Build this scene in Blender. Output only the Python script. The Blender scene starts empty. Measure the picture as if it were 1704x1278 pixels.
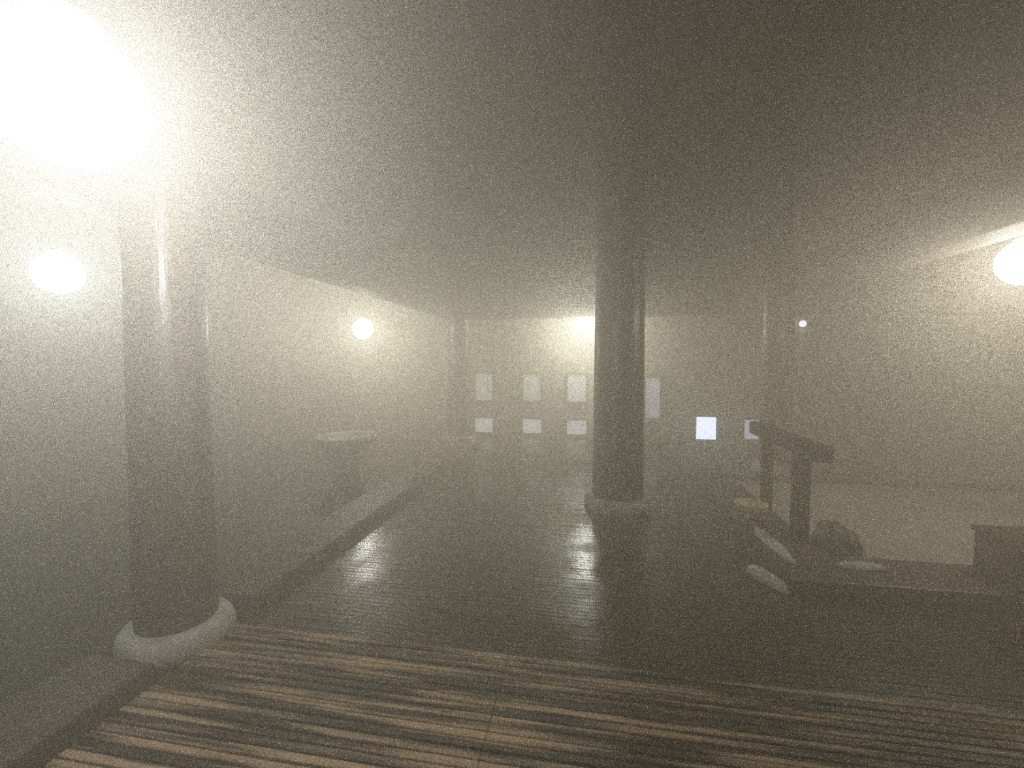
import bpy, bmesh, math, random
from mathutils import Vector, Matrix, noise
random.seed(7)
S = bpy.context.scene
COL = S.collection

# ------------------------------------------------------------------ camera
F = 750.0                                   # focal length in pixels of the 1704 px wide frame
H = 1.5
YAW = math.radians(10.0)
PITCH = math.atan(36.0 / F)
cd = bpy.data.cameras.new('camera'); cam = bpy.data.objects.new('camera', cd); COL.objects.link(cam)
cd.sensor_width = 36.0; cd.lens = F / 1704 * 36.0; cd.clip_start = 0.02; cd.clip_end = 100
cam.location = (0, 0, H); cam.rotation_euler = (math.pi / 2 - PITCH, 0, YAW)
S.camera = cam

# ------------------------------------------------------------------ view, world and steam
S.view_settings.view_transform = 'Standard'; S.view_settings.look = 'None'
S.view_settings.gamma = 1.0; S.view_settings.use_curve_mapping = False
S.view_settings.exposure = 0.0
S.cycles.volume_bounces = 8
S.cycles.max_bounces = 10
S.cycles.use_denoising = False
S.cycles.sample_clamp_indirect = 1.3
S.cycles.use_light_tree = False
S.cycles.sample_clamp_direct = 6.0
w = bpy.data.worlds.new('world'); S.world = w; w.use_nodes = True
nt = w.node_tree; nt.nodes.clear()
out = nt.nodes.new('ShaderNodeOutputWorld')
bg = nt.nodes.new('ShaderNodeBackground'); bg.inputs[0].default_value = (0, 0, 0, 1); bg.inputs[1].default_value = 0
sc = nt.nodes.new('ShaderNodeVolumeScatter')
sc.inputs['Color'].default_value = (0.97, 0.935, 0.82, 1)
sc.inputs['Density'].default_value = 0.235
sc.inputs['Anisotropy'].default_value = 0.68
nt.links.new(bg.outputs[0], out.inputs['Surface']); nt.links.new(sc.outputs[0], out.inputs['Volume'])

LAMP = 80.0                                 # emission of a lamp globe

# ------------------------------------------------------------------ helpers
def mat(name, col, rough=0.6, col2=None, scale=6.0, stretch=(1, 1, 1), bump=0.0, bscale=30.0,
        rough2=None, rscale=2.0, spec=0.5, contrast=(0.35, 0.65), metal=0.0):
    m = bpy.data.materials.new(name); m.use_nodes = True
    t = m.node_tree; b = t.nodes['Principled BSDF']
    b.inputs['Base Color'].default_value = (*col, 1); b.inputs['Roughness'].default_value = rough
    b.inputs['Specular IOR Level'].default_value = spec; b.inputs['Metallic'].default_value = metal
    tc = t.nodes.new('ShaderNodeTexCoord'); mp = t.nodes.new('ShaderNodeMapping')
    mp.inputs['Scale'].default_value = stretch
    geo = t.nodes.new('ShaderNodeNewGeometry')
    t.links.new(geo.outputs['Position'], mp.inputs['Vector'])
    if col2:
        n = t.nodes.new('ShaderNodeTexNoise'); n.inputs['Scale'].default_value = scale; n.inputs['Detail'].default_value = 6
        r = t.nodes.new('ShaderNodeValToRGB'); r.color_ramp.elements[0].position = contrast[0]; r.color_ramp.elements[1].position = contrast[1]
        r.color_ramp.elements[0].color = (*col, 1); r.color_ramp.elements[1].color = (*col2, 1)
        t.links.new(mp.outputs[0], n.inputs['Vector']); t.links.new(n.outputs['Fac'], r.inputs[0]); t.links.new(r.outputs[0], b.inputs['Base Color'])
    if rough2 is not None:
        n = t.nodes.new('ShaderNodeTexNoise'); n.inputs['Scale'].default_value = rscale; n.inputs['Detail'].default_value = 3
        mr = t.nodes.new('ShaderNodeMapRange'); mr.inputs['From Min'].default_value = .4; mr.inputs['From Max'].default_value = .6
        mr.inputs['To Min'].default_value = rough; mr.inputs['To Max'].default_value = rough2
        t.links.new(geo.outputs['Position'], n.inputs['Vector']); t.links.new(n.outputs['Fac'], mr.inputs['Value']); t.links.new(mr.outputs[0], b.inputs['Roughness'])
    if bump:
        n = t.nodes.new('ShaderNodeTexNoise'); n.inputs['Scale'].default_value = bscale; n.inputs['Detail'].default_value = 4
        bp = t.nodes.new('ShaderNodeBump'); bp.inputs['Strength'].default_value = bump; bp.inputs['Distance'].default_value = 0.01
        t.links.new(mp.outputs[0], n.inputs['Vector']); t.links.new(n.outputs['Fac'], bp.inputs['Height']); t.links.new(bp.outputs[0], b.inputs['Normal'])
    return m

def emit(name, col, s, sampled=True):
    m = bpy.data.materials.new(name); m.use_nodes = True
    b = m.node_tree.nodes['Principled BSDF']
    b.inputs['Base Color'].default_value = (.8, .8, .8, 1)
    if not sampled: m.cycles.emission_sampling = 'NONE'
    b.inputs['Emission Color'].default_value = (*col, 1); b.inputs['Emission Strength'].default_value = s
    return m

M = dict(
    pillar=mat('dark_log', (.035, .025, .017), .34, (.07, .05, .034), 5, (1, 1, .15), .35, 40, rough2=.5),
    beam=mat('beam_wood', (.035, .023, .013), .6, (.06, .04, .024), 6, (1, .15, 1), .3, 40),
    deck=mat('wet_floorboard', (.016, .010, .005), .07, (.05, .036, .022), 3, (.5, 6, 1), .06, 30, rough2=.36, rscale=1.3),
    duck=mat('worn_duckboard', (.022, .013, .006), .25, (.55, .38, .22), 1.7, (.75, 11, 1), .3, 40, rough2=.5, contrast=(.47, .63)),
    under=mat('dark_subfloor', (.02, .016, .012), .8, (.035, .028, .02), 3),
    curb=mat('bath_curb_wood', (.03, .022, .014), .5, (.055, .04, .026), 4, (1, .3, 1), .3, 30, rough2=.5),
    rail=mat('rail_wood', (.015, .010, .006), .85, (.03, .02, .012), 8, (1, 1, .3), .3, 50, spec=.15),
    pail=mat('pale_cypress', (.80, .66, .36), .5, (.88, .76, .46), 12, (1, 1, .2), .2, 60),
    hoop=mat('dark_hoop', (.06, .045, .025), .4, (.09, .06, .035), 20),
    stone=mat('grey_stone', (.42, .40, .34), .5, (.58, .56, .48), 9, (1, 1, 1), .6, 25, rough2=.75),
    pale=mat('pale_wet_stone', (.55, .54, .47), .3, (.70, .68, .60), 9, (1, 1, 1), .5, 25, rough2=.5),
    dark=mat('dark_stone', (.035, .03, .025), .5, (.07, .06, .048), 8, (1, 1, 1), .7, 18),
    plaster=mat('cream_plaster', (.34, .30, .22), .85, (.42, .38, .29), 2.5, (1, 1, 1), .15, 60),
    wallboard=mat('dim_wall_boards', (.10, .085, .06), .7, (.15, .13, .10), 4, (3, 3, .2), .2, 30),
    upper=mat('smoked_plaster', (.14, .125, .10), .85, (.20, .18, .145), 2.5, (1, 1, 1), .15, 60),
    ceil=mat('dark_board_ceiling', (.07, .05, .032), .7, (.11, .08, .05), 4, (3, .3, 1), .2, 30),
    wood=mat('window_wood', (.10, .072, .045), .55, (.15, .11, .07), 6, (1, 1, .3), .2, 40),
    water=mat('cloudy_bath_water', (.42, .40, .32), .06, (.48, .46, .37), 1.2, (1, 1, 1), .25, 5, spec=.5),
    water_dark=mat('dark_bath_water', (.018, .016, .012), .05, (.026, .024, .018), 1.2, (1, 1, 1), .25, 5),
    metal=mat('lamp_metal', (.10, .09, .08), .4, (.14, .125, .11), 20, metal=.8),
    cord=mat('pale_cord', (.75, .72, .65), .4, (.8, .77, .7), 20),
)

def link(name, bm, m, parent=None, smooth=False, loc=None):
    me = bpy.data.meshes.new(name)
    bmesh.ops.recalc_face_normals(bm, faces=bm.faces)
    bm.to_mesh(me); bm.free(); me.materials.append(m)
    if smooth:
        for p in me.polygons: p.use_smooth = True
    o = bpy.data.objects.new(name, me); COL.objects.link(o)
    if parent: o.parent = parent
    if loc: o.location = loc
    return o

def thing(name, label, cat, loc=(0, 0, 0), rz=0, group=None):
    o = bpy.data.objects.new(name, None); COL.objects.link(o)
    o.location = loc; o.rotation_euler = (0, 0, rz); o.empty_display_size = .1
    o['label'] = label; o['category'] = cat
    if group: o['group'] = group
    return o

def tag(o, label, cat, group=None):
    o['label'] = label; o['category'] = cat
    if group: o['group'] = group
    return o

def struct(o, label=None):
    o['kind'] = 'structure'
    if label: o['label'] = label
    return o

def box(bm, x0, x1, y0, y1, z0, z1, bev=0.0, rot=None):
    r = bmesh.ops.create_cube(bm, size=1.0)
    vs = r['verts']
    for v in vs:
        v.co = Vector(((x0 + x1) / 2 + v.co.x * (x1 - x0), (y0 + y1) / 2 + v.co.y * (y1 - y0), (z0 + z1) / 2 + v.co.z * (z1 - z0)))
    if rot is not None:
        c = Vector(((x0 + x1) / 2, (y0 + y1) / 2, (z0 + z1) / 2))
        bmesh.ops.rotate(bm, verts=vs, cent=c, matrix=rot)
    if bev:
        es = list({e for v in vs for e in v.link_edges})
        bmesh.ops.bevel(bm, geom=es, offset=bev, segments=2, affect='EDGES', profile=.6)

def lathe(bm, prof, n=32, fn=None):
    rings = []
    for r, z in prof:
        ring = []
        for k in range(n):
            a = 2 * math.pi * k / n
            p = Vector((r * math.cos(a), r * math.sin(a), z))
            if fn: p = fn(p, a)
            ring.append(bm.verts.new(p))
        rings.append(ring)
    for a, b in zip(rings, rings[1:]):
        for k in range(n):
            bm.faces.new((a[k], a[(k + 1) % n], b[(k + 1) % n], b[k]))
    bm.faces.new(rings[0]); bm.faces.new(rings[-1])

def tube(bm, pts, r, n=8):
    rings = []
    for i, p in enumerate(pts):
        p = Vector(p)
        d = (Vector(pts[min(i + 1, len(pts) - 1)]) - Vector(pts[max(i - 1, 0)])).normalized()
        u = d.orthogonal().normalized(); v = d.cross(u)
        rings.append([bm.verts.new(p + r * (math.cos(2 * math.pi * k / n) * u + math.sin(2 * math.pi * k / n) * v)) for k in range(n)])
    for a, b in zip(rings, rings[1:]):
        for k in range(n):
            bm.faces.new((a[k], a[(k + 1) % n], b[(k + 1) % n], b[k]))
    bm.faces.new(rings[0]); bm.faces.new(rings[-1])

def rock(sx, sy, sz, amp=.12, seed=0, freq=1.6, flat=0.0, sub=4):
    bm = bmesh.new(); bmesh.ops.create_icosphere(bm, subdivisions=sub, radius=1)
    for v in bm.verts:
        d = noise.noise(v.co * freq + Vector((seed, 0, 0))) * amp + noise.noise(v.co * freq * 3 + Vector((0, seed, 0))) * amp * .35
        v.co *= 1 + d
        v.co = Vector((v.co.x * sx, v.co.y * sy, v.co.z * sz))
        if v.co.z < -flat * sz: v.co.z = -flat * sz
    zmin = min(v.co.z for v in bm.verts)
    for v in bm.verts: v.co.z -= zmin
    return bm

# ------------------------------------------------------------------ the hall
XL, XR, YN, YF = -5.2, 5.2, -2.2, 9.1
BX0, BY0 = 1.30, 3.12                       # near left corner of the right-hand bath curb
b = bmesh.new(); box(b, XL, XR, YN, YF, -.60, -.52)
struct(link('floor', b, M['under']))
rnd = random.Random(3)
b = bmesh.new(); y = 2.20
while y < YF - .03:
    xs = [-1.97, -1.38, -.40, .58, 1.56, 2.54, 3.52, 4.5, XR]
    x1 = XR if y < BY0 - .040 else BX0 - .01
    cuts = [x for x in xs if x < x1 - .05] + [x1]
    for xa, xb in zip(cuts, cuts[1:]):
        dz = rnd.uniform(-.0015, .0015)
        rot = Matrix.Rotation(math.radians(rnd.uniform(-.6, .6)), 3, 'X')
        box(b, xa + .001, xb - .001, y + .003, y + .037, -.03 + dz, dz, 0, rot)
    y += .040
struct(link('floor', b, M['deck']))
b = bmesh.new(); box(b, -1.97, XR, YN, BY0, -.5, -.03); box(b, -1.97, BX0 - .01, BY0, YF, -.5, -.03)
struct(link('floor', b, M['under']))

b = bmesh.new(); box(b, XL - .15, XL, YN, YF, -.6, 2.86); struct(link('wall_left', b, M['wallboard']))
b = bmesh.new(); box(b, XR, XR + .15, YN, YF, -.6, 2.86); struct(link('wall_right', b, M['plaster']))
b = bmesh.new(); box(b, XL - .15, XR + .15, YF, YF + .15, -.6, 5.0); struct(link('wall_far', b, M['plaster']))
b = bmesh.new(); box(b, XL - .15, XR + .15, YN - .15, YN, -.6, 5.0); struct(link('wall_near', b, M['upper']))
LX, RX = -2.6, 2.6                         # the two rows carrying the long beams
YC = 8.37
b = bmesh.new(); box(b, LX - .06, LX + .06, YN, YC - .1, 2.76, 5.0); struct(link('wall_upper_left', b, M['plaster']))
b = bmesh.new(); box(b, RX - .06, RX + .06, YN, YC - .1, 2.76, 5.0); struct(link('wall_upper_right', b, M['plaster']))
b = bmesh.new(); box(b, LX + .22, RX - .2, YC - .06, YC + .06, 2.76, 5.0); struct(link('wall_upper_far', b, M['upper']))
def boards(x0, x1, y0, y1, z0, z1, step):
    bb = bmesh.new(); x = x0
    while x < x1 - .01:
        e = min(x + step, x1)
        box(bb, x + .004, e - .004, y0, y1, z0, z1, .005); x = e
    box(bb, x0, x1, y0, y1, z1, z1 + .05)
    return bb
struct(link('ceiling', boards(LX - .1, RX + .1, YN, YC + .1, 4.98, 5.02, .3), M['ceil']))
struct(link('ceiling', boards(XL, LX - .08, YN, YF, 2.86, 2.89, .3), M['ceil']))
struct(link('ceiling', boards(RX + .08, XR, YN, YF, 2.86, 2.89, .3), M['ceil']))
struct(link('ceiling', boards(LX - .08, RX + .08, YC + .08, YF, 2.86, 2.89, .3), M['ceil']))

# beams
def beam(x0, x1, y0, y1, label):
    bb = bmesh.new(); box(bb, x0, x1, y0, y1, 2.32, 2.74, .02)
    return tag(link('ceiling_beam', bb, M['beam']), label, 'beam')
beam(LX - .13, LX + .13, YN, 8.10, 'long dark timber beam over the left bath edge, running to the far left pillar')
beam(RX - .15, RX + .15, YN, 6.0, 'long dark timber beam on the right, above the right-hand lamp')
beam(LX + .24, RX - .2, YC - .12, YC + .12, 'dark timber beam crossing the far end of the hall above the centre lamp')

# ------------------------------------------------------------------ far windows and doors
def window(n, x, z0, z1, wd, s, col=(.9, .88, .75)):
    y = YF
    f = bmesh.new(); t = .035
    box(f, x - wd / 2 - t, x - wd / 2, y - .05, y, z0 - t, z1 + t); box(f, x + wd / 2, x + wd / 2 + t, y - .05, y, z0 - t, z1 + t)
    box(f, x - wd / 2, x + wd / 2, y - .05, y, z0 - t, z0); box(f, x - wd / 2, x + wd / 2, y - .05, y, z1, z1 + t)
    fo = struct(link('window_%d' % n, f, M['wood']))
    p = bmesh.new(); box(p, x - wd / 2, x + wd / 2, y - .03, y - .01, z0, z1)
    link('pane', p, emit('lit_pane', col, s, False), fo)
def wx(px, d=8.95):                         # world x on the far wall seen in picture column px
    t = (px - 852) / F
    return (t * YF * math.cos(YAW) - YF * math.sin(YAW)) / (math.cos(YAW) + t * math.sin(YAW))
k = 1
for px in (806, 886, 960):
    window(k, wx(px), .72, 1.26, .36, .55); k += 1
    window(k, wx(px), .06, .34, .38, 1.15); k += 1
window(k, wx(1086), .42, 1.2, .26, .7, (.85, .85, .85)); k += 1
window(k, wx(1176), .03, .46, .36, 5.0, (.95, .97, 1.0)); k += 1
window(k, wx(1255), .06, .42, .32, 1.4, (.9, .9, .92)); k += 1

# ------------------------------------------------------------------ pillars
def pillar(x, y, r, rp, hp, label, top=4.97, seed=0):
    t = thing('wooden_pillar', label, 'pillar', (x, y, 0), group='log pillars of the bath hall')
    b = bmesh.new()
    prof = [(r * 1.03, hp), (r * 1.04, hp + .02)] + [(r * (1.03 - .02 * i), hp + .02 + (top - hp - .02) * i / 6) for i in range(1, 7)]
    def wob(p, a):
        q = 1 + .018 * noise.noise(Vector((math.cos(a) * 1.2, math.sin(a) * 1.2, p.z * .35 + seed))) + .006 * math.cos(a * 8)
        return Vector((p.x * q, p.y * q, p.z))
    lathe(b, prof, 48, wob); link('shaft', b, M['pillar'], t, True)
    b = bmesh.new()
    def wob2(p, a):
        q = 1 + .10 * noise.noise(Vector((math.cos(a) * 1.4, math.sin(a) * 1.4, seed * 3.1)))
        return Vector((p.x * q, p.y * q, p.z))
    lathe(b, [(rp * .9, -.02), (rp, 0.0), (rp * 1.02, hp * .45), (rp * .97, hp * .8), (rp * .9, hp * .97), (rp * .8, hp)], 40, wob2)
    link('stone_base', b, M['stone'], t, True)
pillar(-2.20, 2.03, .18, .265, .12, 'stout dark log pillar nearest the camera on the left, on a grey stone base', seed=1)
pillar(.28, 4.77, .25, .34, .13, 'dark log pillar in the middle of the hall on a pale round stone base', seed=2)
pillar(-2.50, 8.37, .22, .30, .10, 'faint far log pillar at the end of the left beam', seed=3)
pillar(2.46, 6.60, .19, .27, .14, 'faint log pillar standing behind the bath handrail, half lost in steam', seed=4)

# ------------------------------------------------------------------ lamps
def lamp(x, y, z, r, top, label, col, s, arm=None):
    t = thing('globe_lamp', label, 'lamp', (x, y, z), group='globe lamps of the bath hall')
    b = bmesh.new(); bmesh.ops.create_uvsphere(b, u_segments=20, v_segments=12, radius=r)
    link('globe', b, emit('lamp_glow', col, s, False), t, True)
    ld = bpy.data.lights.new('lamp_light', 'POINT'); ld.shadow_soft_size = r + .003; ld.use_soft_falloff = False
    ld.energy = s * 4 * math.pi ** 2 * r * r; ld.color = col
    lo = bpy.data.objects.new('lamp_light', ld); COL.objects.link(lo); lo.parent = t
    b = bmesh.new(); lathe(b, [(r * .35, r * .96), (r * .45, r * .98), (r * .42, r * 1.2), (r * .2, r * 1.32), (r * .12, r * 1.4)], 20)
    link('lamp_cap', b, M['metal'], t, True)
    b = bmesh.new()
    if arm: tube(b, [(0, 0, r * 1.38)] + arm, .009)
    else: tube(b, [(0, 0, r * 1.38), (0, 0, top - z)], .004)
    link('arm' if arm else 'cord', b, M['metal'] if not arm else M['cord'], t)
lamp(-1.30, .95, 2.17, .17, 4.98, 'big glaring white globe lamp at the upper left, nearest the camera', (1, .985, .93), LAMP * .9)
lamp(-3.90, 2.74, 2.16, .15, 2.86, 'bright cool white globe lamp at the left, above the left bath', (.97, 1, .92), LAMP * .34)
lamp(-3.98, 7.42, 2.09, .18, 2.86, 'small warm globe lamp under the left beam, deep in the steam', (1, .92, .68), LAMP * 1.5)
lamp(-.10, 8.75, 2.28, .17, 2.86, 'white globe lamp half hidden behind the middle pillar', (1, .95, .70), LAMP * 3.4)
lamp(3.19, 4.02, 2.25, .17, 2.86, 'warm globe lamp at the right edge, under the right beam', (1, .90, .70), LAMP * .92)

# ------------------------------------------------------------------ duckboards in front
xs = [-1.97, -1.38, -.40, .58, 1.56, 2.54, 3.52]
names = ['narrow slatted wooden duckboard beside the near left pillar base',
         'worn slatted duckboard lit by the big lamp, right of the near pillar base',
         'slatted wooden duckboard at the bottom centre of the floor',
         'slatted wooden duckboard right of the bottom centre, below the pail',
         'dim slatted duckboard in front of the right bath corner',
         'dark slatted duckboard at the lower right edge of the picture']
for i, (xa, xb) in enumerate(zip(xs, xs[1:])):
    t = thing('duckboard', names[i], 'duckboard', (xa, .25, 0), group='duckboards along the near floor')
    b = bmesh.new(); y = .0
    while y < 1.90:
        dz = rnd.uniform(-.002, .002)
        rot = Matrix.Rotation(math.radians(rnd.uniform(-1.6, 1.6)), 3, 'X') @ Matrix.Rotation(math.radians(rnd.uniform(-.15, .15)), 3, 'Z')
        box(b, .001, xb - xa - .001, y, y + .034, .0 + dz, .022 + dz, .004, rot)
        y += .044
    link('slats', b, M['duck'], t)
    for xx in (.10, xb - xa - .15):
        b = bmesh.new(); box(b, xx, xx + .05, .0, 1.93, -.03, -.003, .003); link('joist', b, M['under'], t)

# ------------------------------------------------------------------ right bath
def curb(x0, x1, y0, y1, z1, label):
    b = bmesh.new(); box(b, x0, x1, y0, y1, -.5, z1, .015)
    return tag(link('bath_curb', b, M['curb']), label, 'bath curb')
curb(BX0, BX0 + .40, BY0, 5.95, .10, 'dark wooden curb along the left side of the right bath, under the handrail')
curb(BX0 + .405, XR, BY0, BY0 + .45, .10, 'dark wooden curb across the near side of the right bath')
curb(BX0, XR, 5.955, 6.0, .10, 'dark wooden curb at the far side of the right bath')
curb(-2.38, -1.99, -.6, 1.72, .10, 'dark wooden curb of the left bath in front of the near pillar')
curb(-2.38, -1.99, 2.34, 7.98, .10, 'long dark wooden curb of the left bath behind the near pillar')
def water(x0, x1, y0, y1, m, label):
    b = bmesh.new(); box(b, x0, x1, y0, y1, -.5, .04)
    return tag(link('bath_water', b, m), label, 'water')
water(BX0 + .405, XR - .01, BY0 + .455, 5.95, M['water'], 'cloudy pale hot water filling the right bath')
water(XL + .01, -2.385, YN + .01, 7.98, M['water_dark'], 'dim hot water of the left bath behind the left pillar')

# handrail
t = thing('bath_handrail', 'low dark wooden handrail with two posts standing on the right bath curb', 'handrail', (1.63, 3.85, .10))
b = bmesh.new(); box(b, -.06, .06, -.36, 1.02, .69, .81, .012); link('top_rail', b, M['rail'], t)
for yy, wd in ((.0, .052), (.69, .042)):
    b = bmesh.new(); box(b, -wd, wd, yy - wd, yy + wd, 0, .69, .008); link('post', b, M['rail'], t)

# pail
t = thing('wooden_pail', 'pale round wooden pail with dark hoops on the right bath curb', 'pail', (1.40, 4.24, .10))
b = bmesh.new()
lathe(b, [(.105, 0), (.125, .005), (.135, .155), (.135, .16), (.118, .16), (.112, .03)], 32)
link('staves', b, M['pail'], t, True)
for z in (.045, .098):
    b = bmesh.new()
    r = .125 + .010 * z / .155
    n = 36
    ring = [[b.verts.new(((r + dr) * math.cos(2 * math.pi * k / n), (r + dr) * math.sin(2 * math.pi * k / n), z + dz)) for k in range(n)] for dr, dz in ((.0, 0), (.009, .001), (.009, .012), (.0, .013))]
    for q in range(4):
        a_, b_ = ring[q], ring[(q + 1) % 4]
        for k in range(n): b.faces.new((a_[k], a_[(k + 1) % n], b_[(k + 1) % n], b_[k]))
    link('hoop', b, M['hoop'], t, True)

# stones around the curb
def stone(name, x, y, z, s, m, label, rz=0, seed=0, amp=.16, flat=.4, freq=1.6):
    o = link(name, rock(*s, amp=amp, seed=seed, flat=flat, freq=freq), M[m], smooth=True, loc=(x, y, z)); o.rotation_euler.z = rz
    return tag(o, label, 'stone')
stone('boulder', 1.90, 3.86, .04, (.14, .22, .15), 'dark', 'dark rounded boulder in the bath corner behind the handrail post', seed=4, flat=.3)
stone('edging_stone', 1.38, 3.71, .10, (.055, .34, .025), 'pale', 'long pale wet stone lying on the bath curb below the pail', rz=.03, seed=8)
stone('edging_stone', 1.19, 3.27, .002, (.05, .19, .05), 'pale', 'pale wet stone at the foot of the bath curb corner', rz=.40, seed=12)
stone('edging_stone', 1.82, 3.37, .10, (.15, .05, .03), 'pale', 'short pale stone on the near bath curb in front of the dark boulder', seed=15)

# box at the right edge
t = thing('wooden_box', 'dark low wooden box on the bath curb at the right edge', 'box', (2.57, 3.36, .10), rz=.05)
b = bmesh.new(); box(b, 0, .42, -.14, .14, 0, .27, .008); link('body', b, M['curb'], t)
b = bmesh.new(); box(b, -.015, .435, -.155, .155, .27, .30, .008); link('lid', b, M['rail'], t)

# pale stone basin in the left bath
t = thing('stone_basin', 'pale stone basin flaring upwards, faint in the steam of the left bath', 'basin', (-3.17, 5.43, .04))
b = bmesh.new()
def wobb(p, a):
    q = 1 + .06 * noise.noise(Vector((math.cos(a) * 1.5, math.sin(a) * 1.5, p.z * 2)))
    return Vector((p.x * q, p.y * q, p.z))
lathe(b, [(.15, 0), (.17, .08), (.22, .25), (.34, .40), (.42, .47), (.41, .50), (.34, .49), (.24, .40)], 36, wobb)
link('bowl', b, M['stone'], t, True)

# dim lamp far right
t = thing('wall_lamp', 'tiny faint wall lamp high on the far wall at the right', 'lamp', (wx(1330), YF, 2.2))
b = bmesh.new(); box(b, -.04, .04, -.02, 0, -.05, .05, .004); link('mount', b, M['metal'], t)
b = bmesh.new(); bmesh.ops.create_uvsphere(b, u_segments=16, v_segments=10, radius=.06); bmesh.ops.translate(b, verts=b.verts, vec=(0, -.08, 0))
link('bulb', b, emit('faint_bulb', (1, .97, .9), 6.0, False), t, True)
